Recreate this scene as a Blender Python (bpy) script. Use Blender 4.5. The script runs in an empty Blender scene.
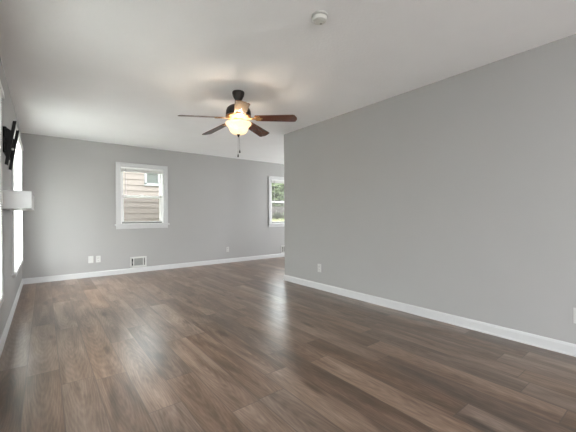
import bpy, bmesh, math, random
from mathutils import Vector, Matrix
random.seed(7)
SC = bpy.context.scene
COL = SC.collection
PI = math.pi
sin, cos, rad = math.sin, math.cos, math.radians

# ------------------------------------------------------------------ room numbers (metres)
XL, YB, XR, YC, H = -0.2866, 6.6122, 3.1763, 4.1867, 2.44
YR = -8.0                    # wall behind the camera
XF = 7.2                     # far end of the side room
T = 0.14                     # wall thickness

# ------------------------------------------------------------------ camera
F_PX, YAW, PIT, ROLL, CAM_Z = 313.73, rad(37.8535), rad(-0.0567), rad(-0.357), 1.080
fw = Vector((sin(YAW)*cos(PIT), cos(YAW)*cos(PIT), sin(PIT)))
rt = Vector((cos(YAW), -sin(YAW), 0.0))
up = rt.cross(fw)
r2 = rt*cos(ROLL) + up*sin(ROLL)
u2 = -rt*sin(ROLL) + up*cos(ROLL)
cd = bpy.data.cameras.new('camera'); cam = bpy.data.objects.new('camera', cd); COL.objects.link(cam)
cd.sensor_width = 36.0; cd.lens = F_PX/576*36.0; cd.clip_start = 0.02; cd.clip_end = 300
cam.matrix_world = Matrix(((r2.x, u2.x, -fw.x, 0), (r2.y, u2.y, -fw.y, 0), (r2.z, u2.z, -fw.z, CAM_Z), (0, 0, 0, 1)))
SC.camera = cam

# ------------------------------------------------------------------ sky, daylight, added fill lamps, exposure
w = bpy.data.worlds.new('overcast_sky'); SC.world = w; w.use_nodes = True
bgn = w.node_tree.nodes['Background']
bgn.inputs[0].default_value = (0.93, 0.97, 1.0, 1); bgn.inputs[1].default_value = 8.5

def area(name, loc, aim, sx, sy, power, col):
    ld = bpy.data.lights.new(name, 'AREA'); ld.shape = 'RECTANGLE'; ld.size = sx; ld.size_y = sy
    ld.energy = power; ld.color = col
    o = bpy.data.objects.new(name, ld); COL.objects.link(o); o.location = loc
    o.rotation_euler = Vector(aim).to_track_quat('-Z', 'Z').to_euler()
    return o
area('rear_fill', (1.45, YR-0.10, 1.15), (0, 1, 0.30), 3.1, 2.05, 135, (1.0, 0.985, 0.965))  # added fill lamp in an invented opening behind the camera
area('left_rear_fill', (XL-0.05, -2.4, 1.2), (1, 0.15, 0.25), 3.0, 1.9, 8, (1.0, 0.985, 0.965))  # added fill from behind the camera, brightens the right wall and ceiling
area('left_near_window_daylight', (XL-0.45, 2.45, 1.15), (1, 0, 0.15), 1.5, 1.6, 82, (0.98, 0.99, 1.0))
area('left_far_window_daylight', (XL-0.45, 5.40, 1.15), (1, 0, 0.15), 1.5, 1.6, 155, (0.98, 0.99, 1.0))
area('side_room_fill', (XF+0.06, 5.02, 1.45), (-1, 0, 0.60), 1.45, 1.3, 90, (0.95, 0.98, 1.0))  # added out-of-view lamp, brightens the far end and its ceiling
FAN_POWER = 9.5

SC.view_settings.view_transform = 'Standard'
SC.view_settings.look = 'None'
SC.view_settings.gamma = 1.0
SC.view_settings.use_curve_mapping = False
SC.view_settings.exposure = 0.21

# ------------------------------------------------------------------ materials
def newmat(name):
    m = bpy.data.materials.new(name); m.use_nodes = True
    nt = m.node_tree
    return m, nt, nt.nodes, nt.links, nt.nodes['Principled BSDF']

def simple(name, col, rough=0.5, metal=0.0, var=0.04, scale=14.0, bump=0.0, bscale=120.0, spec=None):
    """procedural paint / metal: a little noise in colour and roughness, optional bump"""
    m, nt, N, L, b = newmat(name)
    tc = N.new('ShaderNodeTexCoord'); nz = N.new('ShaderNodeTexNoise'); nz.inputs['Scale'].default_value = scale; nz.inputs['Detail'].default_value = 4
    L.new(tc.outputs['Object'], nz.inputs['Vector'])
    cr = N.new('ShaderNodeValToRGB')
    cr.color_ramp.elements[0].position = 0.25; cr.color_ramp.elements[1].position = 0.75
    cr.color_ramp.elements[0].color = (*[c*(1-var) for c in col], 1)
    cr.color_ramp.elements[1].color = (*[min(1, c*(1+var)) for c in col], 1)
    L.new(nz.outputs['Fac'], cr.inputs['Fac']); L.new(cr.outputs['Color'], b.inputs['Base Color'])
    b.inputs['Roughness'].default_value = rough; b.inputs['Metallic'].default_value = metal
    if spec is not None: b.inputs['Specular IOR Level'].default_value = spec
    if bump:
        n2 = N.new('ShaderNodeTexNoise'); n2.inputs['Scale'].default_value = bscale; n2.inputs['Detail'].default_value = 5
        L.new(tc.outputs['Object'], n2.inputs['Vector'])
        bp = N.new('ShaderNodeBump'); bp.inputs['Strength'].default_value = bump; bp.inputs['Distance'].default_value = 0.004
        L.new(n2.outputs['Fac'], bp.inputs['Height']); L.new(bp.outputs['Normal'], b.inputs['Normal'])
    return m

M_WALL = simple('grey_wall_paint', (0.388, 0.382, 0.376), 0.6, var=0.012, scale=2.5, bump=0.10, bscale=160, spec=0.3)
M_CEIL = simple('textured_ceiling_paint', (0.905, 0.905, 0.92), 0.8, var=0.015, scale=3.0, bump=0.55, bscale=48, spec=0.2)
M_TRIM = simple('white_trim_paint', (0.58, 0.58, 0.585), 0.35, var=0.02)
M_VINYL = simple('white_window_vinyl', (0.83, 0.83, 0.82), 0.4, var=0.015)
M_PLATE = simple('white_plastic_plate', (0.55, 0.55, 0.535), 0.35, var=0.02)
M_SLOT = simple('dark_socket_slot', (0.05, 0.05, 0.05), 0.6)
M_RECEPT = simple('off_white_receptacle', (0.55, 0.55, 0.53), 0.4)
M_VENT = simple('white_register_enamel', (0.60, 0.60, 0.58), 0.45, var=0.04)
M_LOUVRE = simple('grey_register_louvre', (0.33, 0.33, 0.32), 0.5, var=0.08)
M_DUCT = simple('dark_duct', (0.03, 0.03, 0.03), 0.8)
M_SHELF = simple('white_lacquer_shelf', (0.60, 0.60, 0.60), 0.4, var=0.02)
M_BLACK = simple('black_powder_coat', (0.006, 0.006, 0.0065), 0.6, var=0.2, spec=0.3)
M_STEEL = simple('zinc_screw_steel', (0.75, 0.75, 0.74), 0.3, metal=1.0)
M_BRONZE = simple('oil_rubbed_bronze', (0.020, 0.015, 0.013), 0.38, metal=0.35, var=0.25, scale=30)
M_REDBRONZE = simple('burnished_bronze', (0.36, 0.20, 0.10), 0.32, metal=0.75, var=0.2, scale=30)
M_BRASS = simple('antique_brass', (0.50, 0.30, 0.12), 0.3, metal=0.85, var=0.15, scale=25)
M_SMOKE = simple('white_detector_plastic', (0.66, 0.66, 0.63), 0.4, var=0.015)
M_SMOKE_DARK = simple('grey_detector_grille', (0.14, 0.14, 0.135), 0.6)
M_ROOF = simple('weathered_shingle', (0.12, 0.11, 0.10), 0.9, var=0.3, scale=40)
M_BARK = simple('grey_bark', (0.16, 0.12, 0.09), 0.9, var=0.3, scale=20, bump=0.5, bscale=30)
M_STONE = simple('pinkish_grey_stone', (0.095, 0.08, 0.077), 0.9, var=0.45, scale=1.6, bump=0.6, bscale=8)
M_LAWN = simple('sunlit_lawn', (0.14, 0.145, 0.05), 0.9, var=0.22, scale=2.2, bump=0.4, bscale=60)
M_SIDING = simple('tan_pink_siding_paint', (0.190, 0.157, 0.137), 0.7, var=0.05, scale=3)

def leafmat(name, a, b_):
    m, nt, N, L, b = newmat(name)
    tc = N.new('ShaderNodeTexCoord'); nz = N.new('ShaderNodeTexNoise'); nz.inputs['Scale'].default_value = 3.0; nz.inputs['Detail'].default_value = 6
    L.new(tc.outputs['Object'], nz.inputs['Vector'])
    cr = N.new('ShaderNodeValToRGB'); cr.color_ramp.elements[0].position = 0.3; cr.color_ramp.elements[1].position = 0.7
    cr.color_ramp.elements[0].color = (*a, 1); cr.color_ramp.elements[1].color = (*b_, 1)
    L.new(nz.outputs['Fac'], cr.inputs['Fac']); L.new(cr.outputs['Color'], b.inputs['Base Color']); b.inputs['Roughness'].default_value = 0.6
    tr = N.new('ShaderNodeBsdfTranslucent'); L.new(cr.outputs['Color'], tr.inputs['Color'])
    mx = N.new('ShaderNodeMixShader'); mx.inputs[0].default_value = 0.35
    L.new(b.outputs[0], mx.inputs[1]); L.new(tr.outputs[0], mx.inputs[2]); L.new(mx.outputs[0], N['Material Output'].inputs['Surface'])
    return m
M_LEAF = leafmat('pale_green_leaves', (0.10, 0.135, 0.06), (0.18, 0.21, 0.11))
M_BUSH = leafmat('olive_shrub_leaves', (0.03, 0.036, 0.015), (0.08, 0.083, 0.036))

def glassmat(name, tint=(0.97, 0.99, 0.98), gloss=0.05):
    m, nt, N, L, b = newmat(name); N.remove(b)
    t = N.new('ShaderNodeBsdfTransparent'); t.inputs[0].default_value = (*tint, 1)
    g = N.new('ShaderNodeBsdfGlossy'); g.inputs['Roughness'].default_value = 0.02
    mx = N.new('ShaderNodeMixShader'); mx.inputs[0].default_value = gloss
    L.new(t.outputs[0], mx.inputs[1]); L.new(g.outputs[0], mx.inputs[2]); L.new(mx.outputs[0], N['Material Output'].inputs['Surface'])
    return m
M_GLASS = glassmat('clear_window_glass')

def screenmat():
    m, nt, N, L, b = newmat('insect_screen_mesh')
    b.inputs['Base Color'].default_value = (0.085, 0.07, 0.06, 1); b.inputs['Roughness'].default_value = 0.8
    t = N.new('ShaderNodeBsdfTransparent')
    mx = N.new('ShaderNodeMixShader'); mx.inputs[0].default_value = 0.22
    L.new(t.outputs[0], mx.inputs[1]); L.new(b.outputs[0], mx.inputs[2]); L.new(mx.outputs[0], N['Material Output'].inputs['Surface'])
    return m
M_SCREEN = screenmat()

def slatmat():
    m, nt, N, L, b = newmat('white_blind_slat')
    b.inputs['Base Color'].default_value = (0.86, 0.86, 0.85, 1); b.inputs['Roughness'].default_value = 0.45
    t = N.new('ShaderNodeBsdfTranslucent'); t.inputs[0].default_value = (0.9, 0.9, 0.88, 1)
    mx = N.new('ShaderNodeMixShader'); mx.inputs[0].default_value = 0.55
    L.new(b.outputs[0], mx.inputs[1]); L.new(t.outputs[0], mx.inputs[2]); L.new(mx.outputs[0], N['Material Output'].inputs['Surface'])
    return m
M_SLAT = slatmat()

def bowlmat():
    m, nt, N, L, b = newmat('alabaster_glass_lit')
    tc = N.new('ShaderNodeTexCoord'); nz = N.new('ShaderNodeTexNoise'); nz.inputs['Scale'].default_value = 18; nz.inputs['Detail'].default_value = 5; nz.inputs['Distortion'].default_value = 1.5
    L.new(tc.outputs['Object'], nz.inputs['Vector'])
    cr = N.new('ShaderNodeValToRGB'); cr.color_ramp.elements[0].position = 0.3; cr.color_ramp.elements[1].position = 0.7
    cr.color_ramp.elements[0].color = (0.95, 0.60, 0.28, 1); cr.color_ramp.elements[1].color = (1.0, 0.80, 0.50, 1)
    L.new(nz.outputs['Fac'], cr.inputs['Fac'])
    b.inputs['Base Color'].default_value = (0.85, 0.78, 0.66, 1); b.inputs['Roughness'].default_value = 0.25
    L.new(cr.outputs['Color'], b.inputs['Emission Color']); b.inputs['Emission Strength'].default_value = 0.80
    t = N.new('ShaderNodeBsdfTranslucent'); t.inputs[0].default_value = (0.95, 0.86, 0.70, 1)
    mx = N.new('ShaderNodeMixShader'); mx.inputs[0].default_value = 0.08
    L.new(b.outputs[0], mx.inputs[1]); L.new(t.outputs[0], mx.inputs[2]); L.new(mx.outputs[0], N['Material Output'].inputs['Surface'])
    return m
M_BOWL = bowlmat()

def bladewood():
    m, nt, N, L, b = newmat('mahogany_blade')
    tc = N.new('ShaderNodeTexCoord'); mp = N.new('ShaderNodeMapping'); mp.inputs['Scale'].default_value = (3, 40, 40)
    nz = N.new('ShaderNodeTexNoise'); nz.inputs['Scale'].default_value = 2; nz.inputs['Detail'].default_value = 6
    L.new(tc.outputs['UV'], mp.inputs['Vector']); L.new(mp.outputs[0], nz.inputs['Vector'])
    cr = N.new('ShaderNodeValToRGB'); cr.color_ramp.elements[0].position = 0.3; cr.color_ramp.elements[1].position = 0.7
    cr.color_ramp.elements[0].color = (0.075, 0.022, 0.013, 1); cr.color_ramp.elements[1].color = (0.17, 0.055, 0.03, 1)
    L.new(nz.outputs['Fac'], cr.inputs['Fac']); L.new(cr.outputs['Color'], b.inputs['Base Color'])
    b.inputs['Roughness'].default_value = 0.22; b.inputs['Specular IOR Level'].default_value = 0.8
    return m
M_BLADE = bladewood()

PW, PL = 0.1826, 1.22       # plank width and length
def floormat():
    m, nt, N, L, b = newmat('brown_grey_oak_plank')
    def math_(op, a, b_=None, c=None):
        n = N.new('ShaderNodeMath'); n.operation = op
        for i, v in enumerate((a, b_, c)):
            if v is None: continue
            if isinstance(v, (int, float)): n.inputs[i].default_value = v
            else: L.new(v, n.inputs[i])
        return n.outputs[0]
    at = N.new('ShaderNodeAttribute'); at.attribute_name = 'tone'
    sd = N.new('ShaderNodeAttribute'); sd.attribute_name = 'seed'
    uv = N.new('ShaderNodeUVMap'); uv.uv_map = 'plank'
    sp = N.new('ShaderNodeSeparateXYZ'); L.new(uv.outputs[0], sp.inputs[0])
    U, V = sp.outputs[0], sp.outputs[1]
    def vec(su, sv):
        c = N.new('ShaderNodeCombineXYZ')
        L.new(math_('MULTIPLY', U, su), c.inputs[0]); L.new(math_('MULTIPLY', V, sv), c.inputs[1]); L.new(math_('MULTIPLY', sd.outputs['Fac'], 37.0), c.inputs[2])
        return c.outputs[0]
    def noise(v, scale, detail, dist=0.0, rough=0.55):
        n = N.new('ShaderNodeTexNoise'); n.inputs['Scale'].default_value = scale; n.inputs['Detail'].default_value = detail
        n.inputs['Distortion'].default_value = dist; n.inputs['Roughness'].default_value = rough
        L.new(v, n.inputs['Vector']); return n.outputs['Fac']
    broad = noise(vec(10.0, 1.4), 1.0, 5, 0.7)
    fine = noise(vec(70.0, 4.0), 1.0, 6, 0.3, 0.62)
    pore = noise(vec(260.0, 14.0), 1.0, 3)
    # cathedral arches: rings of a stretched distance field, bent by noise
    wv = N.new('ShaderNodeTexWave'); wv.wave_type = 'RINGS'; wv.rings_direction = 'Z'
    wv.inputs['Scale'].default_value = 3.2; wv.inputs['Distortion'].default_value = 5.0; wv.inputs['Detail'].default_value = 3; wv.inputs['Detail Scale'].default_value = 1.2
    c2 = N.new('ShaderNodeCombineXYZ')
    L.new(math_('MULTIPLY', math_('SUBTRACT', U, 0.09), 9.0), c2.inputs[0]); L.new(math_('ADD', math_('MULTIPLY', V, 0.9), math_('MULTIPLY', sd.outputs['Fac'], -2.0)), c2.inputs[1]); L.new(math_('MULTIPLY', sd.outputs['Fac'], 11.0), c2.inputs[2])
    L.new(c2.outputs[0], wv.inputs['Vector'])
    # knots
    vo = N.new('ShaderNodeTexVoronoi'); vo.inputs['Scale'].default_value = 1.0; L.new(vec(5.5, 1.5), vo.inputs['Vector'])
    knot = N.new('ShaderNodeMapRange'); knot.inputs[1].default_value = 0.05; knot.inputs[2].default_value = 0.20; knot.inputs[3].default_value = 1.0; knot.inputs[4].default_value = 0.0
    L.new(vo.outputs['Distance'], knot.inputs[0])
    s = math_('MULTIPLY', math_('SUBTRACT', broad, 0.5), 1.45)
    s = math_('ADD', s, math_('MULTIPLY', math_('SUBTRACT', fine, 0.5), 0.78))
    s = math_('ADD', s, math_('MULTIPLY', math_('SUBTRACT', pore, 0.5), 0.25))
    s = math_('ADD', s, math_('MULTIPLY', math_('SUBTRACT', wv.outputs['Fac'], 0.5), 0.13))
    s = math_('SUBTRACT', s, math_('MULTIPLY', knot.outputs[0], 0.42))
    s = math_('ADD', s, at.outputs['Fac'])
    cr = N.new('ShaderNodeValToRGB'); e = cr.color_ramp.elements
    e[0].position = 0.0; e[0].color = (0.053, 0.034, 0.024, 1)
    e[1].position = 1.0; e[1].color = (0.344, 0.271, 0.225, 1)
    for p_, c_ in ((0.30, (0.110, 0.075, 0.056)), (0.55, (0.182, 0.132, 0.105)), (0.78, (0.254, 0.192, 0.157))):
        k = e.new(p_); k.color = (*c_, 1)
    L.new(s, cr.inputs['Fac'])
    # warm / grey shift from plank to plank
    hs = N.new('ShaderNodeHueSaturation'); L.new(cr.outputs['Color'], hs.inputs['Color'])
    L.new(math_('ADD', 1.14, math_('MULTIPLY', math_('FRACT', math_('MULTIPLY', sd.outputs['Fac'], 7.31)), 0.32)), hs.inputs['Saturation'])
    # seams
    du = math_('MINIMUM', U, math_('SUBTRACT', PW, U)); dv = math_('MINIMUM', V, math_('SUBTRACT', PL, V))
    dd = math_('MINIMUM', du, dv)
    seam = N.new('ShaderNodeMapRange'); seam.inputs[1].default_value = 0.0; seam.inputs[2].default_value = 0.0042; seam.inputs[3].default_value = 0.75; seam.inputs[4].default_value = 0.0
    L.new(dd, seam.inputs[0])
    mx = N.new('ShaderNodeMix'); mx.data_type = 'RGBA'; L.new(seam.outputs[0], mx.inputs[0]); L.new(hs.outputs[0], mx.inputs[6]); mx.inputs[7].default_value = (0.05, 0.036, 0.028, 1)
    L.new(mx.outputs[2], b.inputs['Base Color'])
    bp = N.new('ShaderNodeBump'); bp.inputs['Strength'].default_value = 0.08; bp.inputs['Distance'].default_value = 0.001
    L.new(math_('SUBTRACT', 1.0, seam.outputs[0]), bp.inputs['Height']); L.new(bp.outputs[0], b.inputs['Normal'])
    rg = N.new('ShaderNodeMapRange'); rg.inputs[1].default_value = 0.2; rg.inputs[2].default_value = 0.8; rg.inputs[3].default_value = 0.283; rg.inputs[4].default_value = 0.315; b.inputs['Specular IOR Level'].default_value = 1.0
    L.new(broad, rg.inputs[0]); L.new(rg.outputs[0], b.inputs['Roughness'])
    return m
M_FLOOR = floormat()

# ------------------------------------------------------------------ builders
WLOC = {}                    # world position of every parent (only translations are used)
class MB:
    """collects shapes in world coordinates; build() links them as ONE mesh object"""
    def __init__(self): self.bm = bmesh.new(); self.uv = None
    def box(self, a, b):
        x0, x1 = sorted((a[0], b[0])); y0, y1 = sorted((a[1], b[1])); z0, z1 = sorted((a[2], b[2]))
        v = [self.bm.verts.new(p) for p in ((x0,y0,z0),(x1,y0,z0),(x1,y1,z0),(x0,y1,z0),(x0,y0,z1),(x1,y0,z1),(x1,y1,z1),(x0,y1,z1))]
        for f in ((0,3,2,1),(4,5,6,7),(0,1,5,4),(1,2,6,5),(2,3,7,6),(3,0,4,7)): self.bm.faces.new([v[i] for i in f])
        return self
    def obox(self, c, ax, ay, az, hx, hy, hz):
        """oriented box: centre, three unit axes, half sizes"""
        c, ax, ay, az = Vector(c), Vector(ax), Vector(ay), Vector(az)
        v = [self.bm.verts.new(c + ax*hx*i + ay*hy*j + az*hz*k) for i, j, k in ((-1,-1,-1),(1,-1,-1),(1,1,-1),(-1,1,-1),(-1,-1,1),(1,-1,1),(1,1,1),(-1,1,1))]
        for f in ((0,3,2,1),(4,5,6,7),(0,1,5,4),(1,2,6,5),(2,3,7,6),(3,0,4,7)): self.bm.faces.new([v[i] for i in f])
        return self
    def prism(self, pts, off):
        """closed polygon pts (3D) swept along the vector off"""
        off = Vector(off); n = len(pts)
        a = [self.bm.verts.new(Vector(p)) for p in pts]; b = [self.bm.verts.new(Vector(p)+off) for p in pts]
        self.bm.faces.new(a[::-1]); self.bm.faces.new(b)
        for i in range(n): self.bm.faces.new((a[i], a[(i+1) % n], b[(i+1) % n], b[i]))
        return self
    def lathe(self, prof, c=(0, 0, 0), n=40, R=None):
        """profile [(r, z)] turned around z (or rotated by matrix R) at c"""
        c = Vector(c); rings = []
        for r, z in prof:
            if r < 1e-6:
                p = Vector((0, 0, z)); p = R @ p if R else p
                rings.append([self.bm.verts.new(c+p)])
            else:
                ring = []
                for i in range(n):
                    p = Vector((r*cos(2*PI*i/n), r*sin(2*PI*i/n), z)); p = R @ p if R else p
                    ring.append(self.bm.verts.new(c+p))
                rings.append(ring)
        for A, B in zip(rings, rings[1:]):
            for i in range(n):
                j = (i+1) % n
                if len(A) == 1 and len(B) > 1: self.bm.faces.new((A[0], B[j], B[i]))
                elif len(B) == 1 and len(A) > 1: self.bm.faces.new((A[i], A[j], B[0]))
                elif len(A) > 1 and len(B) > 1: self.bm.faces.new((A[i], A[j], B[j], B[i]))
        return self
    def tube(self, pts, r, n=10):
        pts = [Vector(p) for p in pts]; rings = []
        for k, p in enumerate(pts):
            d = (pts[min(k+1, len(pts)-1)] - pts[max(k-1, 0)]).normalized()
            a = d.orthogonal().normalized(); b = d.cross(a)
            rr = r[k] if isinstance(r, (list, tuple)) else r
            rings.append([self.bm.verts.new(p + a*rr*cos(2*PI*i/n) + b*rr*sin(2*PI*i/n)) for i in range(n)])
        for A, B in zip(rings, rings[1:]):
            for i in range(n): self.bm.faces.new((A[i], A[(i+1) % n], B[(i+1) % n], B[i]))
        self.bm.faces.new(rings[0][::-1]); self.bm.faces.new(rings[-1])
        return self
    def build(self, name, mat, parent=None, smooth=False, bevel=0.0, seg=2):
        bmesh.ops.recalc_face_normals(self.bm, faces=self.bm.faces)
        base = WLOC[parent.name] if parent else None
        if base is None:
            vs = [v.co for v in self.bm.verts]
            lo = [min(v[i] for v in vs) for i in range(3)]; hi = [max(v[i] for v in vs) for i in range(3)]
            base = Vector(((lo[0]+hi[0])/2, (lo[1]+hi[1])/2, lo[2])); own = base
        else: own = Vector((0, 0, 0))
        for v in self.bm.verts: v.co -= base
        me = bpy.data.meshes.new(name); self.bm.to_mesh(me); self.bm.free()
        me.materials.append(mat)
        if smooth:
            me.polygons.foreach_set('use_smooth', [True]*len(me.polygons))
        o = bpy.data.objects.new(name, me); COL.objects.link(o); o.location = own
        if parent: o.parent = parent
        WLOC[o.name] = Vector(base)
        if smooth and smooth != 'all':
            es = o.modifiers.new('edge', 'EDGE_SPLIT'); es.split_angle = rad(38)
        if bevel:
            bv = o.modifiers.new('bevel', 'BEVEL'); bv.width = bevel; bv.segments = seg; bv.limit_method = 'ANGLE'
        return o

def thing(name, label, cat, loc, group=None):
    o = bpy.data.objects.new(name, None); COL.objects.link(o); o.location = loc; o.empty_display_size = 0.1
    WLOC[o.name] = Vector(loc)
    return tag(o, label, cat, group)
def tag(o, label, cat, group=None):
    o['label'] = label; o['category'] = cat
    if group: o['group'] = group
    return o
def struct(o):
    o['kind'] = 'structure'; return o
def kids(o): return [c for c in bpy.data.objects if c.parent == o]
def copy_tree(o, shift, label=None, parent=None):
    c = o.copy(); COL.objects.link(c)
    if parent: c.parent = parent
    else:
        c.location = o.location + Vector(shift)
        if label: c['label'] = label
    for k in kids(o): copy_tree(k, shift, None, c)
    WLOC[c.name] = WLOC[o.name] + Vector(shift)
    return c

# ------------------------------------------------------------------ floor: every plank a face with its own tone
def make_floor():
    bm = bmesh.new(); uvl = bm.loops.layers.uv.new('plank')
    tl = bm.faces.layers.float.new('tone'); sl = bm.faces.layers.float.new('seed')
    X0, X1, Y0, Y1 = XL-0.02, XF+0.02, YR-0.05, YB+0.02
    S0 = 0.080                                   # one measured seam
    ends = {-2: 4.20, -1: 2.76, 0: 2.49, 1: 2.42, 2: 3.05, 3: 3.35, 4: 2.777, 5: 1.567, 6: 3.0}   # measured plank ends, row: y
    dark = {(0, 2.49), (4, 2.777), (4, 1.567-1.22)}
    k0 = math.floor((X0-S0)/PW); k1 = math.ceil((X1-S0)/PW)
    for k in range(k0, k1):
        a, b = S0+k*PW, S0+(k+1)*PW
        e = ends.get(k, None)
        if e is None: e = random.Random(k*91+5).uniform(0, PL)
        y = e - math.ceil((e-Y0)/PL)*PL
        j = 0
        while y < Y1:
            rr = random.Random(k*1009+j*31+3)
            tone = 0.505 + rr.uniform(-0.18, 0.18)
            if rr.random() < 0.14: tone -= 0.16
            ra, rb, ya, yb_ = max(a, X0), min(b, X1), max(y, Y0), min(y+PL, Y1)
            if rb > ra and yb_ > ya:
                vs = [bm.verts.new((p[0], p[1], 0)) for p in ((ra, ya), (rb, ya), (rb, yb_), (ra, yb_))]
                f = bm.faces.new(vs); f[tl] = tone; f[sl] = rr.random()
                for lp in f.loops: lp[uvl].uv = (lp.vert.co.x-a, lp.vert.co.y-y)
            y += PL; j += 1
    me = bpy.data.meshes.new('floor'); bm.to_mesh(me); bm.free(); me.materials.append(M_FLOOR)
    o = bpy.data.objects.new('floor', me); COL.objects.link(o); struct(o)
    sb = MB().box((X0-0.2, Y0-0.2, -0.25), (X1+0.2, Y1+0.2, -0.003)).build('floor_slab', M_WALL); struct(sb)
make_floor()

struct(MB().box((XL-0.2, YR-0.2, H), (XF+0.2, YB+0.2, H+0.12)).build('ceiling', M_CEIL))

# ------------------------------------------------------------------ walls, with window openings and unseen openings added for the fill lamps
def wall_y(name, y0, y1, xa, xb, holes):
    """wall lying along x between y0 and y1; holes [(x0, x1, z0, z1)]"""
    m = MB(); x = xa
    for h in sorted(holes):
        m.box((x, y0, 0), (h[0], y1, H)); m.box((h[0], y0, 0), (h[1], y1, h[2])); m.box((h[0], y0, h[3]), (h[1], y1, H)); x = h[1]
    m.box((x, y0, 0), (xb, y1, H))
    return struct(m.build(name, M_WALL))
def wall_x(name, x0, x1, ya, yb, holes):
    m = MB(); y = ya
    for h in sorted(holes):
        m.box((x0, y, 0), (x1, h[0], H)); m.box((x0, h[0], 0), (x1, h[1], h[2])); m.box((x0, h[0], h[3]), (x1, h[1], H)); y = h[1]
    m.box((x0, y, 0), (x1, yb, H))
    return struct(m.build(name, M_WALL))

WB = (1.140, 1.925, 0.945, 2.035)                 # opening of the window in the back wall (x0, x1, z0, z1)
DX = 3.452                                       # the side room's window is the same one further right
WC = (WB[0]+DX, WB[1]+DX, 0.892, WB[3]-0.012)
LN = (1.75, 3.20, 0.47, 2.02)                     # near window of the left wall (y0, y1, z0, z1)
LF = (4.72, 6.10, 0.45, 2.06)
wall_y('wall_back', YB, YB+T, XL-T, XF+T, [WB, WC])
wall_x('wall_left', XL-T, XL, YR, YB, [(-3.95, -0.85, 0.1, 2.2), LN, LF])  # first hole is invented, lets the left rear fill lamp in
wall_x('wall_right', XR, XR+0.12, YR, YC, [])
wall_y('wall_side_room_front', YC-0.12, YC, XR+0.12, XF, [])
wall_x('wall_side_room_end', XF, XF+T, YC-0.12, YB, [(4.30, 5.75, 0.80, 2.10)])  # unseen opening, cut for the side room fill lamp
wall_y('wall_rear', YR-T, YR, XL-T, XR+0.12, [(-0.12, 3.02, 0.05, 2.25)])  # unseen opening, cut for the rear fill lamp

# ------------------------------------------------------------------ baseboards: moulded board with a shoe strip
def base_profile(t=0.012, h=0.092, q=0.014):
    return [(0, 0), (q, 0), (q, 0.010), (t, 0.018), (t, h-0.020), (t-0.003, h-0.010), (t-0.006, h-0.004), (0.003, h), (0, h)]
def baseboard(name, p0, p1, nrm):
    p0, p1, nrm = Vector(p0), Vector(p1), Vector(nrm)
    m = MB(); m.prism([p0 + nrm*a + Vector((0, 0, b)) for a, b in base_profile()], p1-p0)
    return struct(m.build(name, M_TRIM))
baseboard('baseboard_back', (XL, YB, 0), (XF, YB, 0), (0, -1, 0))
baseboard('baseboard_left', (XL, YR, 0), (XL, YB, 0), (1, 0, 0))
baseboard('baseboard_right', (XR, YR, 0), (XR, YC+0.012, 0), (-1, 0, 0))
baseboard('baseboard_side_room', (XR, YC, 0), (XF, YC, 0), (0, 1, 0))

# ------------------------------------------------------------------ double-hung windows in the back wall
def back_window(name, W):
    x0, x1, z0, z1 = W; y = YB
    root = bpy.data.objects.new(name, None); COL.objects.link(root); root.location = ((x0+x1)/2, y, z0); WLOC[root.name] = Vector(root.location); struct(root)
    cw = 0.080
    m = MB()                                                     # casing: flat board with a raised outer band
    for a, b in (((x0-cw, y-0.018, z0-0.005), (x0, y, z1+0.07)), ((x1, y-0.018, z0-0.005), (x1+cw, y, z1+0.07)), ((x0, y-0.018, z1), (x1, y, z1+0.07))): m.box(a, b)
    for a, b in (((x0-cw, y-0.027, z0), (x0-cw+0.024, y-0.017, z1+0.07)), ((x1+cw-0.024, y-0.027, z0), (x1+cw, y-0.017, z1+0.07)), ((x0-cw, y-0.027, z1+0.05), (x1+cw, y-0.017, z1+0.072))): m.box(a, b)
    m.build('casing', M_TRIM, root, bevel=0.003)
    MB().box((x0-cw-0.022, y-0.062, z0-0.036), (x1+cw+0.022, y+0.03, z0-0.004)).build('stool', M_TRIM, root, bevel=0.006)
    MB().box((x0-cw, y-0.018, z0-0.098), (x1+cw, y, z0-0.036)).build('apron', M_TRIM, root, bevel=0.004)
    m = MB(); t = 0.022                                          # jamb lining through the wall
    m.box((x0, y, z0), (x0+t, y+T, z1)); m.box((x1-t, y, z0), (x1, y+T, z1)); m.box((x0, y, z1-t), (x1, y+T, z1)); m.box((x0, y, z0-0.004), (x1, y+T+0.03, z0+0.006))
    m.build('jamb', M_VINYL, root)
    def sash(nm, za, zb, yy, st, rail_b, rail_t):
        s = MB(); a, b = x0+t, x1-t
        s.box((a, yy, za), (a+st, yy+0.03, zb)); s.box((b-st, yy, za), (b, yy+0.03, zb))
        s.box((a, yy, za), (b, yy+0.03, za+rail_b)); s.box((a, yy, zb-rail_t), (b, yy+0.03, zb))
        o = s.build(nm, M_VINYL, root, bevel=0.003)
        MB().box((a+st-0.004, yy+0.012, za+rail_b-0.004), (b-st+0.004, yy+0.018, zb-rail_t+0.004)).build('pane', M_GLASS, o)
        return o
    zm = (z0+z1)/2 - 0.015
    sash('upper_sash', zm-0.024, z1-t, y+0.085, 0.036, 0.036, 0.04)
    lo = sash('lower_sash', z0+0.012, zm+0.022, y+0.045, 0.036, 0.024, 0.040)
    m = MB()
    m.box((x0+t+0.03, y+0.124, z0+0.03), (x1-t-0.03, y+0.126, zm))
    m.build('insect_screen', M_SCREEN, root)
    MB().box((x0+t-0.004, y+0.036, z0+0.004), (x1-t+0.004, y+0.044, z0+0.031)).build('sash_gap_shade', M_SMOKE_DARK, root)  # dark strip drawn in for the shaded gap below the lower sash
    m = MB(); mid = (x0+x1)/2
    m.box((mid-0.03, y+0.032, zm+0.022), (mid+0.03, y+0.07, zm+0.032)); m.build('sash_lock', M_VINYL, root, bevel=0.003)
    return root
back_window('window_1', WB)
back_window('window_2', WC)

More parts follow.
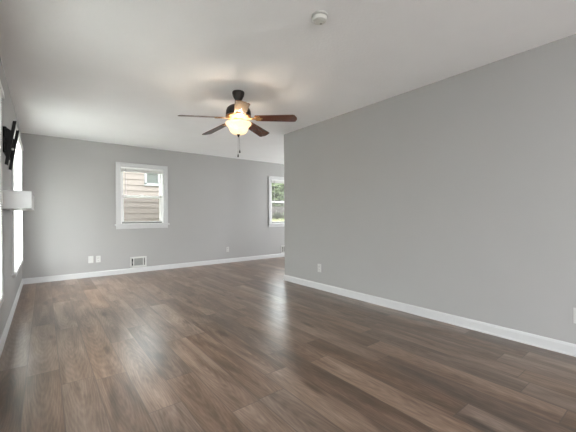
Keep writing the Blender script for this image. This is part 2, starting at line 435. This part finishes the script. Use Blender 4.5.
# raised mini blinds inside the two back windows
def raised_blind(W):
    x0, x1, z0, z1 = W; y = YB
    r = thing('mini_blind', 'white mini blind drawn up in the window that looks onto the tan house', 'window blind', ((x0+x1)/2, y+0.02, z1-0.13), 'raised blinds of the back wall windows')
    MB().box((x0+0.004, y-0.030, z1-0.046), (x1-0.004, y-0.002, z1-0.014)).build('headrail', M_VINYL, r, bevel=0.002)
    s = MB()
    for k in range(10):
        z = z1-0.049-0.0036*k
        s.prism([(x0+0.006, y-0.029, z), (x0+0.006, y-0.016, z+0.0012), (x0+0.006, y-0.003, z), (x0+0.006, y-0.003, z-0.0031), (x0+0.006, y-0.016, z-0.0021), (x0+0.006, y-0.029, z-0.0031)], (x1-x0-0.012, 0, 0))
    s.build('slat_stack', M_SLAT, r)
    MB().box((x0+0.006, y-0.028, z1-0.098), (x1-0.006, y-0.004, z1-0.086)).build('bottom_rail', M_VINYL, r, bevel=0.002)
    w_ = MB(); w_.tube([(x0+0.085, y-0.032, z1-0.040), (x0+0.086, y-0.034, z1-0.30), (x0+0.088, y-0.032, z1-0.62)], 0.0042, 6)
    w_.build('tilt_wand', simple('grey_clear_wand', (0.42, 0.40, 0.38), 0.3), r, smooth=True)
    return r
rb = raised_blind(WB)
copy_tree(rb, (WC[0]-WB[0], 0, WC[3]-WB[3]), 'white mini blind drawn up in the far window with green leaves outside')

# ------------------------------------------------------------------ left wall windows with closed slat blinds
def left_window(name, W, sill=True):
    y0, y1, z0, z1 = W; x = XL
    root = bpy.data.objects.new(name, None); COL.objects.link(root); root.location = (x, (y0+y1)/2, z0); WLOC[root.name] = Vector(root.location); struct(root)
    cw = 0.07; m = MB()
    m.box((x, y0-cw, z0), (x+0.018, y0, z1+0.07)); m.box((x, y1, z0), (x+0.018, y1+cw, z1+0.07)); m.box((x, y0, z1), (x+0.018, y1, z1+0.07))
    m.build('casing', M_TRIM, root, bevel=0.003)
    MB().box((x-0.05, y0-cw-0.02, z0-0.04), (x+0.036, y1+cw+0.02, z0-0.004)).build('stool', M_TRIM, root, bevel=0.005)
    m = MB(); t = 0.03; xa, xb = x-0.10, x-0.06
    m.box((x-T, y0, z0), (x, y0+0.02, z1)); m.box((x-T, y1-0.02, z0), (x, y1, z1)); m.box((x-T, y0, z1-0.02), (x, y1, z1)); m.box((x-T, y0, z0-0.01), (x, y1, z0+0.015))
    m.build('jamb', M_VINYL, root)
    s = MB(); zm = (z0+z1)/2
    s.box((xa, y0+0.02, z0), (xb, y0+0.07, z1)); s.box((xa, y1-0.07, z0), (xb, y1-0.02, z1)); s.box((xa, y0, z0+0.01), (xb, y1, z0+0.07)); s.box((xa, y0, z1-0.07), (xb, y1, z1-0.02)); s.box((xa, y0, zm-0.03), (xb, y1, zm+0.03))
    so = s.build('sash', M_VINYL, root, bevel=0.003)
    MB().box((x-0.083, y0+0.06, z0+0.06), (x-0.078, y1-0.06, zm-0.02)).build('pane', M_GLASS, so)
    MB().box((x-0.083, y0+0.06, zm+0.02), (x-0.078, y1-0.06, z1-0.06)).build('pane', M_GLASS, so)
    return root
left_window('window_3', LN)
left_window('window_4', LF)

def slat_blind(W, label, ya, yb, za, zb):
    x = XL
    r = thing('slat_blind', label, 'window blind', (x+0.03, (ya+yb)/2, za), 'closed slat blinds of the left wall')
    s = MB(); pitch = 0.0185; n = int((zb-0.07-(za+0.03))/pitch)
    for k in range(n):
        z = za+0.034+pitch*k                                     # each slat a shallow tilted strip, nearly closed
        s.prism([(x+0.020, ya, z+0.0130), (x+0.0295, ya, z+0.006), (x+0.0355, ya, z-0.0050), (x+0.0345, ya, z-0.0055), (x+0.0285, ya, z+0.005), (x+0.0195, ya, z+0.0120)], (0, yb-ya, 0))
    s.build('slats', M_SLAT, r)
    MB().prism([(x+0.018, ya-0.02, zb-0.075), (x+0.046, ya-0.02, zb-0.075), (x+0.042, ya-0.02, zb-0.02), (x+0.028, ya-0.02, zb), (x+0.018, ya-0.02, zb)], (0, yb-ya+0.04, 0)).build('valance', M_VINYL, r, bevel=0.002)
    MB().box((x+0.018, ya, za), (x+0.036, yb, za+0.020)).build('bottom_rail', M_VINYL, r, bevel=0.002)
    return r
slat_blind(LN, 'white slat blind cut off by the left edge of the photo', LN[0]-0.05, 3.30, 0.47, 2.09)
slat_blind(LF, 'white slat blind behind the wall-mounted box shelf and TV bracket', 4.65, 6.20, 0.45, 2.16)

# ------------------------------------------------------------------ TV wall mount
def tv_mount():
    r = thing('tv_wall_mount', 'black tilting TV bracket on left wall above the white box shelf', 'tv mount', (XL, 4.0, 1.55))
    x = XL
    m = MB()                                                     # wall plate: two horizontal rails joined by uprights
    m.box((x, 3.74, 1.80), (x+0.012, 4.26, 1.885)); m.box((x, 3.74, 1.665), (x+0.012, 4.26, 1.75))
    for yy in (3.74, 3.97, 4.20): m.box((x, yy, 1.665), (x+0.010, yy+0.06, 1.885))
    for zz in (1.885, 1.80, 1.75, 1.665): m.box((x, 3.74, zz-0.004), (x+0.026, 4.26, zz+0.004))
    m.build('wall_plate', M_BLACK, r, bevel=0.002)
    top, bot = Vector((-0.198, 0, 1.964)), Vector((-0.259, 0, 1.552))
    d = (top-bot).normalized(); nrm = Vector((d.z, 0, -d.x))
    for yy in (3.80, 4.20):
        c = (top+bot)/2 + Vector((0, yy, 0)); hl = (top-bot).length/2
        m = MB()                                                 # U-channel rail
        m.obox(c, d, (0, 1, 0), nrm, hl, 0.016, 0.0025)
        m.obox(c - nrm*0.010 + Vector((0, 0.0145, 0)), d, (0, 1, 0), nrm, hl*0.97, 0.0018, 0.011)
        m.obox(c - nrm*0.010 - Vector((0, 0.0145, 0)), d, (0, 1, 0), nrm, hl*0.97, 0.0018, 0.011)
        rail = m.build('mounting_rail', M_BLACK, r, bevel=0.001)
        tp = MB()                                                # tilt bracket between plate and rail
        tp.prism([(x+0.026, yy-0.012, 1.888), (x+0.052, yy-0.012, 1.872), (x+0.056, yy-0.012, 1.81), (-0.222, yy-0.012, 1.79), (-0.243, yy-0.012, 1.655), (-0.252, yy-0.012, 1.60), (x+0.020, yy-0.012, 1.668), (x+0.012, yy-0.012, 1.69), (x+0.012, yy-0.012, 1.888)], (0, 0.004, 0))
        tp.prism([(x+0.012, yy+0.008, 1.888), (x+0.052, yy+0.008, 1.872), (x+0.056, yy+0.008, 1.81), (-0.222, yy+0.008, 1.79), (-0.243, yy+0.008, 1.655), (x+0.020, yy+0.008, 1.668)], (0, 0.004, 0))
        tp.build('tilt_bracket', M_BLACK, r, bevel=0.001)
        if yy < 4: continue
        kn = MB(); R = Matrix.Rotation(PI/2, 3, 'X')
        kn.lathe([(0, 0), (0.009, 0), (0.011, 0.004), (0.011, 0.012), (0.006, 0.016), (0, 0.016)], (-0.246, yy-0.012, 1.765), 16, R)
        k_ = kn.build('tilt_screw', M_STEEL, r, smooth=True); k_['label'] = 'bright steel screw'
tv_mount()

# ------------------------------------------------------------------ box shelf under the mount
def box_shelf():
    r = thing('box_shelf', 'white floating box shelf on left wall under the black TV bracket', 'shelf', (XL, 4.0, 1.155))
    a, b = (XL, 3.50, 1.155), (-0.0855, 4.50, 1.307)
    m = MB()
    m.box((a[0], a[1], a[2]), (b[0], b[1], a[2]+0.012)); m.box((a[0], a[1], b[2]-0.012), (b[0], b[1], b[2]))
    m.build('shelf_board', M_SHELF, r, bevel=0.002)
    MB().box((a[0], a[1]+0.002, a[2]+0.012), (b[0]-0.002, a[1]+0.014, b[2]-0.012)).build('end_panel', M_SHELF, r)
    MB().box((a[0], b[1]-0.014, a[2]+0.012), (b[0]-0.002, b[1]-0.002, b[2]-0.012)).build('end_panel', M_SHELF, r)
    MB().box((b[0]-0.014, a[1]+0.014, a[2]+0.012), (b[0]-0.003, b[1]-0.014, b[2]-0.012)).build('drop_front', M_SHELF, r)
    MB().box((a[0], a[1]+0.014, a[2]+0.012), (a[0]+0.008, b[1]-0.014, b[2]-0.012)).build('back_panel', M_SHELF, r)
    MB().box((b[0]-0.012, a[1], a[2]), (b[0]+0.001, a[1]+0.004, b[2])).build('edge_band', M_SHELF, r, bevel=0.001)
box_shelf()

# ------------------------------------------------------------------ ceiling fan
def ceiling_fan():
    cx, cy = 1.690, 3.050
    r = thing('ceiling_fan', 'five-blade ceiling fan with mahogany blades and a lit glass bowl', 'ceiling fan', (cx, cy, 1.72))
    c = (cx, cy, 0)
    MB().lathe([(0.0, 2.44), (0.064, 2.44), (0.067, 2.432), (0.066, 2.415), (0.058, 2.390), (0.044, 2.362), (0.030, 2.345), (0.024, 2.338), (0, 2.338)], c, 48).build('canopy', M_BRONZE, r, smooth=True)
    MB().lathe([(0, 2.345), (0.017, 2.345), (0.017, 2.285), (0, 2.285)], c, 24).build('downrod', M_BRONZE, r, smooth=True)
    MB().lathe([(0, 2.312), (0.030, 2.312), (0.038, 2.300), (0.060, 2.292), (0.098, 2.280), (0.122, 2.258), (0.134, 2.228), (0.137, 2.200), (0.136, 2.182), (0.130, 2.176), (0, 2.176)], c, 56).build('motor_housing', M_BRONZE, r, smooth=True)
    MB().lathe([(0, 2.177), (0.133, 2.177), (0.139, 2.170), (0.136, 2.160), (0.118, 2.148), (0.090, 2.140), (0.062, 2.136), (0, 2.136)], c, 56).build('motor_ring', M_REDBRONZE, r, smooth=True)
    MB().lathe([(0, 2.137), (0.058, 2.137), (0.062, 2.128), (0.056, 2.112), (0.050, 2.100), (0.052, 2.092), (0, 2.092)], c, 40).build('light_fitter', M_BRASS, r, smooth=True)
    ZB = 2.153
    TILT = Matrix.Rotation(rad(2.2), 3, Vector((-0.61, -0.79, 0)))     # the rotor hangs slightly out of level
    for k in range(5):
        th = rad(-115.5 + 72*k)
        rd = TILT @ Vector((cos(th)*cos(rad(4.4)), sin(th)*cos(rad(4.4)), -sin(rad(4.4)))); tg = TILT @ Vector((-sin(th), cos(th), 0))
        pt = rad(13); tt = (tg*cos(pt) + TILT @ Vector((0, 0, -sin(pt)))).normalized(); nn = rd.cross(tt)
        O = Vector((cx, cy, ZB))
        # outline of the blade in (radius, width)
        ol = []
        R0, R1, w0, w1, cr = 0.185, 0.632, 0.056, 0.071, 0.030
        ol += [(R0, -w0+0.012), (R0+0.012, -w0)]
        ol += [(R1-cr+cr*sin(a), -w1+cr-cr*cos(a)) for a in [rad(x) for x in (0, 22, 45, 68, 90)]]
        ol += [(R1+0.010, -0.025), (R1+0.012, 0.0), (R1+0.010, 0.025)]
        ol += [(R1-cr+cr*cos(a), w1-cr+cr*sin(a)) for a in [rad(x) for x in (0, 22, 45, 68, 90)]]
        ol += [(R0+0.012, w0), (R0, w0-0.012)]
        m = MB(); m.prism([O + rd*u + tt*v - nn*0.003 for u, v in ol], nn*0.006)
        uvl = m.bm.loops.layers.uv.new('UVMap')
        for f in m.bm.faces:
            for lp in f.loops:
                q = lp.vert.co - O; lp[uvl].uv = (q.dot(rd) + k*1.7, q.dot(tt))
        bl = m.build('blade', M_BLADE, r, bevel=0.0015)
        # blade iron: arm from the motor and a three-lobed plate screwed under the blade
        ir = [(0.095, -0.017), (0.150, -0.012), (0.185, -0.020), (0.205, -0.040), (0.232, -0.046), (0.246, -0.034), (0.244, -0.016), (0.262, -0.012), (0.272, 0.0),
              (0.262, 0.012), (0.244, 0.016), (0.246, 0.034), (0.232, 0.046), (0.205, 0.040), (0.185, 0.020), (0.150, 0.012), (0.095, 0.017)]
        i_ = MB(); i_.prism([O + rd*u + tt*v - nn*0.0085  for u, v in ir], nn*0.005)
        io = i_.build('blade_iron', M_BRASS, r, bevel=0.001)
        R_ = Matrix((rd, tt, nn)).transposed()
        for u, v in ((0.232, -0.034), (0.232, 0.034), (0.262, 0.0)):
            MB().lathe([(0, -0.0115), (0.004, -0.0110), (0.006, -0.0085), (0, -0.0085)], O + rd*u + tt*v, 10, R_).build('screw', M_BRONZE, io, smooth=True)
    # bell-shaped bowl, open at the top
    prof = [(0.012, 1.972), (0.040, 1.974), (0.068, 1.984), (0.088, 2.002), (0.098, 2.022), (0.105, 2.042), (0.116, 2.060), (0.131, 2.074), (0.140, 2.086), (0.142, 2.096), (0.138, 2.101),
            (0.135, 2.098), (0.136, 2.089), (0.127, 2.078), (0.112, 2.064), (0.101, 2.044), (0.094, 2.024), (0.084, 2.006), (0.066, 1.989), (0.040, 1.979), (0.012, 1.977)]
    bo = MB().lathe(prof, c, 64).build('glass_bowl', M_BOWL, r, smooth='all'); bo['label'] = 'lit cream glass bowl'
    MB().lathe([(0, 1.985), (0.020, 1.981), (0.021, 1.972), (0.014, 1.965), (0.008, 1.958), (0.010, 1.952), (0.006, 1.945), (0, 1.943)], c, 24).build('finial', M_BRONZE, r, smooth=True)
    MB().tube([(cx, cy, 2.095), (cx, cy, 1.98)], 0.005, 8).build('bowl_rod', M_BRASS, r, smooth=True)
    # pull chains with their pendants
    for dx, dy, zb in ((-0.006, 0.002, 1.728), (0.011, -0.006, 1.774)):
        pc = MB().tube([(cx+dx*0.5, cy+dy*0.5, 1.962), (cx+dx, cy+dy, 1.86), (cx+dx, cy+dy, zb+0.030)], 0.0012, 6).build('pull_chain', M_BRONZE, r, smooth=True)
        MB().lathe([(0, zb+0.034), (0.003, zb+0.032), (0.005, zb+0.022), (0.0085, zb+0.010), (0.008, zb+0.003), (0.004, zb-0.002), (0, zb-0.003)], (cx+dx, cy+dy, 0), 14).build('pull_fob', M_BRONZE, pc, smooth=True)
    for k in range(2):
        ld = bpy.data.lights.new('fan_bulb', 'POINT'); ld.energy = FAN_POWER/2; ld.color = (1.0, 0.87, 0.70); ld.shadow_soft_size = 0.022
        lo = bpy.data.objects.new('fan_bulb', ld); COL.objects.link(lo); lo.parent = r
        a = rad(64 + 180*k); lo.location = (0.075*cos(a), 0.075*sin(a), 2.078-1.72)
ceiling_fan()

# ------------------------------------------------------------------ smoke detector
def smoke():
    cx, cy = 1.488, 1.550
    r = thing('smoke_detector', 'round white smoke detector on the ceiling near top of the photo', 'smoke detector', (cx, cy, 2.40))
    MB().lathe([(0, 2.44), (0.056, 2.44), (0.056, 2.432), (0.052, 2.430), (0, 2.430)], (cx, cy, 0), 48).build('mounting_base', M_SMOKE, r, smooth=True)
    MB().lathe([(0, 2.431), (0.049, 2.431), (0.051, 2.424), (0.049, 2.410), (0.043, 2.402), (0.034, 2.400), (0.033, 2.402), (0.030, 2.402), (0.029, 2.399), (0, 2.398)], (cx, cy, 0), 48).build('cover', M_SMOKE, r, smooth=True)
    g = MB()
    for k in range(24):
        a = 2*PI*k/24; d = Vector((cos(a), sin(a), 0)); t = Vector((-sin(a), cos(a), 0))
        g.obox(Vector((cx, cy, 2.4265)) + d*0.0502, d, t, (0, 0, 1), 0.002, 0.004, 0.002)
    g.build('vent_slots', M_SMOKE_DARK, r)
    MB().lathe([(0, 2.401), (0.011, 2.401), (0.011, 2.396), (0.008, 2.3945), (0, 2.394)], (cx+0.018, cy+0.006, 0), 20).build('test_button', M_SMOKE, r, smooth=True)
    MB().lathe([(0, 2.395), (0.0055, 2.395), (0.0055, 2.3932), (0, 2.393)], (cx+0.018, cy+0.006, 0), 12).build('indicator', M_SMOKE_DARK, r, smooth=True)
smoke()

# ------------------------------------------------------------------ outlets and plates
def plate(name, label, cat, P, ax, nrm, kind, hw=0.036, hh=0.059, group='white wall plates'):
    """P centre on the wall, ax horizontal direction along the wall, nrm out of the wall"""
    P, ax, nrm = Vector(P), Vector(ax), Vector(nrm); Z = Vector((0, 0, 1))
    r = thing(name, label, cat, P, group)
    MB().obox(P + nrm*0.003, ax, nrm, Z, hw, 0.003, hh).build('cover_plate', M_PLATE, r, bevel=0.0025)
    if kind == 'duplex':
        for s in (-1, 1):
            rc = MB(); c = P + nrm*0.0055 + Z*0.0195*s
            rc.prism([c + ax*0.0168*cos(a) + Z*min(0.0135, max(-0.0135, 0.0168*sin(a))) for a in [2*PI*i/28 for i in range(28)]], nrm*0.003)
            ro = rc.build('receptacle', M_RECEPT, r)
            sl = MB()
            for q in (-0.0063, 0.0063): sl.obox(c + nrm*0.0031 + ax*q + Z*0.003, ax, nrm, Z, 0.0013, 0.0004, 0.0042)
            sl.obox(c + nrm*0.0031 - Z*0.0075, ax, nrm, Z, 0.0025, 0.0004, 0.0024)
            sl.build('slots', M_SLOT, ro)
        s1 = MB(); s1.obox(P + nrm*0.0063, ax, nrm, Z, 0.003, 0.0008, 0.003); s1.build('cover_screw', M_STEEL, r)
    elif kind == 'blank':
        for s in (-1, 1):
            s1 = MB(); s1.obox(P + nrm*0.0063 + Z*0.042*s, ax, nrm, Z, 0.003, 0.0008, 0.003); s1.build('cover_screw', M_STEEL, r)
    return r
bx, bn = (1, 0, 0), (0, -1, 0)
plate('wall_plate', 'blank white wall plate on the back wall, left beside a power outlet', 'wall plate', (0.655, YB, 0.316), bx, bn, 'blank', 0.040, 0.062)
plate('wall_outlet', 'white double outlet beside the blank plate on the back wall', 'outlet', (0.771, YB, 0.314), bx, bn, 'duplex')
plate('wall_outlet', 'small white outlet alone on the back wall between the two windows', 'outlet', (3.356, YB, 0.306), bx, bn, 'duplex', 0.034, 0.057)
rx, rn = (0, 1, 0), (-1, 0, 0)
plate('wall_outlet', 'white outlet low on the right wall near its far corner', 'outlet', (XR, 3.342, 0.312), rx, rn, 'duplex')
plate('wall_outlet', 'white outlet on the right wall cut off by the photo edge', 'outlet', (XR, 0.518, 0.309), rx, rn, 'duplex')

# ------------------------------------------------------------------ wall registers
def register(label, x0, x1, z0, z1):
    y = YB
    r = thing('air_register', label, 'air vent', ((x0+x1)/2, y, z0), 'white registers along the back wall')
    fwid = 0.030; m = MB()
    m.box((x0, y-0.010, z0), (x0+fwid, y, z1)); m.box((x1-fwid, y-0.010, z0), (x1, y, z1)); m.box((x0, y-0.010, z0), (x1, y, z0+fwid+0.008)); m.box((x0, y-0.010, z1-fwid), (x1, y, z1))
    m.build('frame', M_VENT, r, bevel=0.003)
    MB().box((x0+0.01, y-0.002, z0+0.01), (x1-0.01, y-0.0005, z1-0.01)).build('duct_back', M_DUCT, r)
    a, b = x0+0.062, x1-0.060
    for q in (a, b):
        MB().box((q-0.008, y-0.011, z0+fwid), (q+0.010, y-0.002, z1-fwid)).build('divider_bar', M_VENT, r, bevel=0.001)
    lv = MB(); n = 16
    for k in range(n):
        xc = a+0.012 + (b-a-0.022)*(k+0.5)/n
        lv.obox((xc, y-0.0055, (z0+z1)/2+0.004), (cos(0.75), -sin(0.75), 0), (sin(0.75), cos(0.75), 0), (0, 0, 1), 0.0062, 0.0009, (z1-z0)/2-fwid-0.002)
    lv.build('louvres', M_LOUVRE, r)
    sv = MB()
    for k in range(5):
        zc = z0+fwid+0.014 + (z1-z0-2*fwid-0.016)*(k+0.5)/5
        sv.obox((x1-0.038, y-0.005, zc), (1, 0, 0), (0, 1, 0), (0, 0, 1), 0.013, 0.002, 0.004)
    sv.build('side_slats', M_LOUVRE, r)
    MB().box((x0+0.044, y-0.015, z0+0.075), (x0+0.052, y-0.002, z0+0.115)).build('damper_lever', M_LOUVRE, r, bevel=0.001)
    return r
reg = register('white air register low on the back wall under the window with tan siding', 1.294, 1.591, 0.098, 0.302)
copy_tree(reg, (3.606, 0, -0.006), 'white air register half hidden behind the corner of the right wall')

# ------------------------------------------------------------------ outdoors: neighbour's house, yard, planting
def house():
    y = 9.6
    r = thing('neighbour_house', 'neighbouring house with tan lap siding seen through the back window', 'house', (0.5, y, -0.4))
    m = MB(); x0, x1 = -4.5, 4.6; wz = (1.985, 2.385); wx = (2.270, 2.700); c = 0.158
    z = -0.4
    while z < 2.55:                                              # lapped courses, with a hole for the small window
        z1 = min(z+c, 2.56)
        segs = [(x0, x1)] if (z1 <= wz[0] or z >= wz[1]) else [(x0, wx[0]), (wx[1], x1)]
        for a, b in segs:
            m.prism([(a, y-0.007, z), (a, y+0.012, z1), (a, y+0.10, z1), (a, y+0.10, z)], (b-a, 0, 0))
        z = z1
    m.build('lap_siding', M_SIDING, r)
    t = MB(); tw = 0.062
    t.box((wx[0], y-0.025, wz[0]), (wx[0]+tw, y+0.03, wz[1])); t.box((wx[1]-tw, y-0.025, wz[0]), (wx[1], y+0.03, wz[1]))
    t.box((wx[0], y-0.025, wz[0]), (wx[1], y+0.03, wz[0]+tw)); t.box((wx[0], y-0.025, wz[1]-tw), (wx[1], y+0.03, wz[1])); t.box((wx[0]-0.02, y-0.04, wz[0]-0.02), (wx[1]+0.02, y+0.01, wz[0]+0.015))
    wo = t.build('window_trim', simple('weathered_white_trim', (0.27, 0.27, 0.265), 0.6, var=0.03), r, bevel=0.004)
    MB().box((wx[0]+tw-0.005, y+0.015, wz[0]+tw-0.005), (wx[1]-tw+0.005, y+0.02, wz[1]-tw+0.005)).build('pane', simple('grey_green_glass', (0.115, 0.122, 0.112), 0.5, var=0.05, spec=0.1), wo)
    MB().box((x0+0.1, y+0.10, -0.4), (x1-0.1, y+6, 2.56)).build('wall_core', M_SIDING, r)
    MB().box((x0-0.3, y-0.10, 2.56), (x1+0.3, y+0.3, 2.66)).build('eave', M_VINYL, r)
    MB().prism([(x0-0.3, y-0.10, 2.66), (x0-0.3, y+3.0, 3.3), (x0-0.3, y+6.3, 2.66)], (x1-x0+0.6, 0, 0)).build('roof', M_ROOF, r)
house()

def ground():
    m = MB(); xs = [-40+4*i for i in range(26)]; ys = [-30, -10, 0, 8, 9, 10, 11, 13, 12, 14, 16, 18, 20, 22, 26, 34, 60]
    def hz(x, y):
        return -0.42 + ((1.12*max(0, min(1, (y-8)/5.0)) + 0.32*max(0, min(1, (y-13)/7.0))) if x > 5 else 0)
    V = [[m.bm.verts.new((x, y, hz(x, y))) for x in xs] for y in ys]
    for j in range(len(ys)-1):
        for i in range(len(xs)-1): m.bm.faces.new((V[j][i], V[j][i+1], V[j+1][i+1], V[j+1][i]))
    struct(m.build('lawn', M_LAWN, smooth='all'))
ground()
struct(MB().box((-30, -20, -0.45), (-0.9, 9.0, -0.37)).build('bounce_ground', simple('neutral_bounce_grey', (0.55, 0.54, 0.52), 0.9, var=0.1, scale=3)))  # unseen pale slab, added to bounce neutral light onto the left blinds

def leaves(m, c, rx_, ry_, rz_, n, size, rng):
    for _ in range(n):
        while True:
            q = Vector((rng.uniform(-1, 1), rng.uniform(-1, 1), rng.uniform(-1, 1)))
            if 0.25 < q.length < 1: break
        q *= (0.85 + 0.25*sin(5*q.x+3*q.z))
        p = Vector(c) + Vector((q.x*rx_, q.y*ry_, q.z*rz_))
        a = Vector((rng.gauss(0, 1), rng.gauss(0, 1), rng.gauss(0, 1))).normalized(); b = a.orthogonal().normalized()
        s = size*rng.uniform(0.6, 1.3)
        m.bm.faces.new([m.bm.verts.new(p + a*s*u + b*s*v) for u, v in ((-1, 0), (-0.2, 0.45), (1, 0), (-0.2, -0.45))])
def tree(x, y, z0, hgt, rr, seed, label):
    rng = random.Random(seed)
    r = thing('leafy_tree', label, 'tree', (x, y, z0), 'trees beyond the side window')
    t = MB(); t.tube([(x, y, z0-0.1), (x+0.05, y, z0+hgt*0.3), (x-0.05, y+0.05, z0+hgt*0.75)], [0.14, 0.11, 0.05], 10)
    for k in range(5):
        a = 2*PI*k/5+seed; t.tube([(x, y, z0+hgt*(0.3+0.06*k)), (x+rr*0.35*cos(a), y+rr*0.35*sin(a), z0+hgt*(0.5+0.06*k)), (x+rr*0.6*cos(a), y+rr*0.6*sin(a), z0+hgt*(0.62+0.05*k))], [0.06, 0.04, 0.015], 7)
    t.build('trunk', M_BARK, r, smooth='all')
    f = MB(); leaves(f, (x, y, z0+hgt*0.62), rr, rr, hgt*0.46, 5200, 0.17, rng)
    f.build('foliage', M_LEAF, r)
def shrub(x, y, z0, rr, hgt, seed, label):
    rng = random.Random(seed)
    r = thing('garden_shrub', label, 'shrub', (x, y, z0), 'shrubs beyond the side window')
    t = MB()
    for k in range(6):
        a = 2*PI*k/6; t.tube([(x, y, z0-0.05), (x+rr*0.4*cos(a), y+rr*0.4*sin(a), z0+hgt*0.7)], [0.02, 0.008], 6)
    t.build('stems', M_BARK, r)
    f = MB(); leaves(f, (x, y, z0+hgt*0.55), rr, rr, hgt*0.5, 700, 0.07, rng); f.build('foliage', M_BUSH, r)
tl = 'pale green leafy tree beyond the side window'
for i, (x, y, hgt, rr) in enumerate(((16.2, 24.0, 5.4, 2.0), (20.8, 25.5, 5.6, 2.0), (18.4, 30.5, 7.2, 2.3), (25.8, 26.5, 5.4, 2.2))):
    tree(x, y, 1.1, hgt, rr, i+1, tl)
sl_ = 'low olive shrub on the lawn outside the side window'
for i, (x, y, z, rr, hgt) in enumerate(((12.05, 16.6, 0.86, 0.45, 0.40), (12.95, 16.9, 0.87, 0.42, 0.48), (13.9, 17.0, 0.88, 0.42, 0.36), (10.9, 16.8, 0.87, 0.42, 0.45))):
    shrub(x, y, z, rr, hgt, i+11, sl_)
def stone_wall():
    r = MB(); rng = random.Random(4)
    for j in range(4):
        x = 8.0 + rng.uniform(0, .3)
        while x < 26:
            l = rng.uniform(0.35, 0.8)
            r.box((x+0.01, 20.0+rng.uniform(0, .06), 1.0+0.20*j), (x+l-0.01, 20.5, 1.0+0.20*(j+1)-0.012)); x += l
    o = r.build('garden_wall', M_STONE, bevel=0.02)
    tag(o, 'low pinkish grey stone wall behind the shrubs outside the side window', 'garden wall')
stone_wall()

def hedge():
    r = thing('tall_hedge', 'tall pale green hedge behind the stone wall outside the side window', 'hedge', (17.0, 21.6, 1.0))
    t = MB(); rng = random.Random(21)
    for k in range(24):
        x = 9.5 + 0.65*k; t.tube([(x, 21.6, 0.9), (x+rng.uniform(-.1, .1), 21.6, 3.2)], [0.035, 0.015], 6)
    t.build('stems', M_BARK, r)
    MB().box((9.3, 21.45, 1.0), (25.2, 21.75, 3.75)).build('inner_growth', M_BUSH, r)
    f = MB()
    for k in range(9000):
        x, z = rng.uniform(9.0, 25.5), 1.25 + 3.2*rng.random()**0.9
        if z > 3.9 + 0.4*sin(x*2.1): continue
        p = Vector((x, 21.6 + rng.choice((-1, 1))*rng.uniform(0.1, 0.62), z))
        a = Vector((rng.gauss(0, 1), rng.gauss(0, 0.6), rng.gauss(0, 1))).normalized(); b = a.orthogonal().normalized(); q = 0.17*rng.uniform(0.6, 1.3)
        f.bm.faces.new([f.bm.verts.new(p + a*q*u + b*q*v) for u, v in ((-1, 0), (-0.2, 0.5), (1, 0), (-0.2, -0.5))])
    f.build('foliage', M_LEAF, r)
hedge()
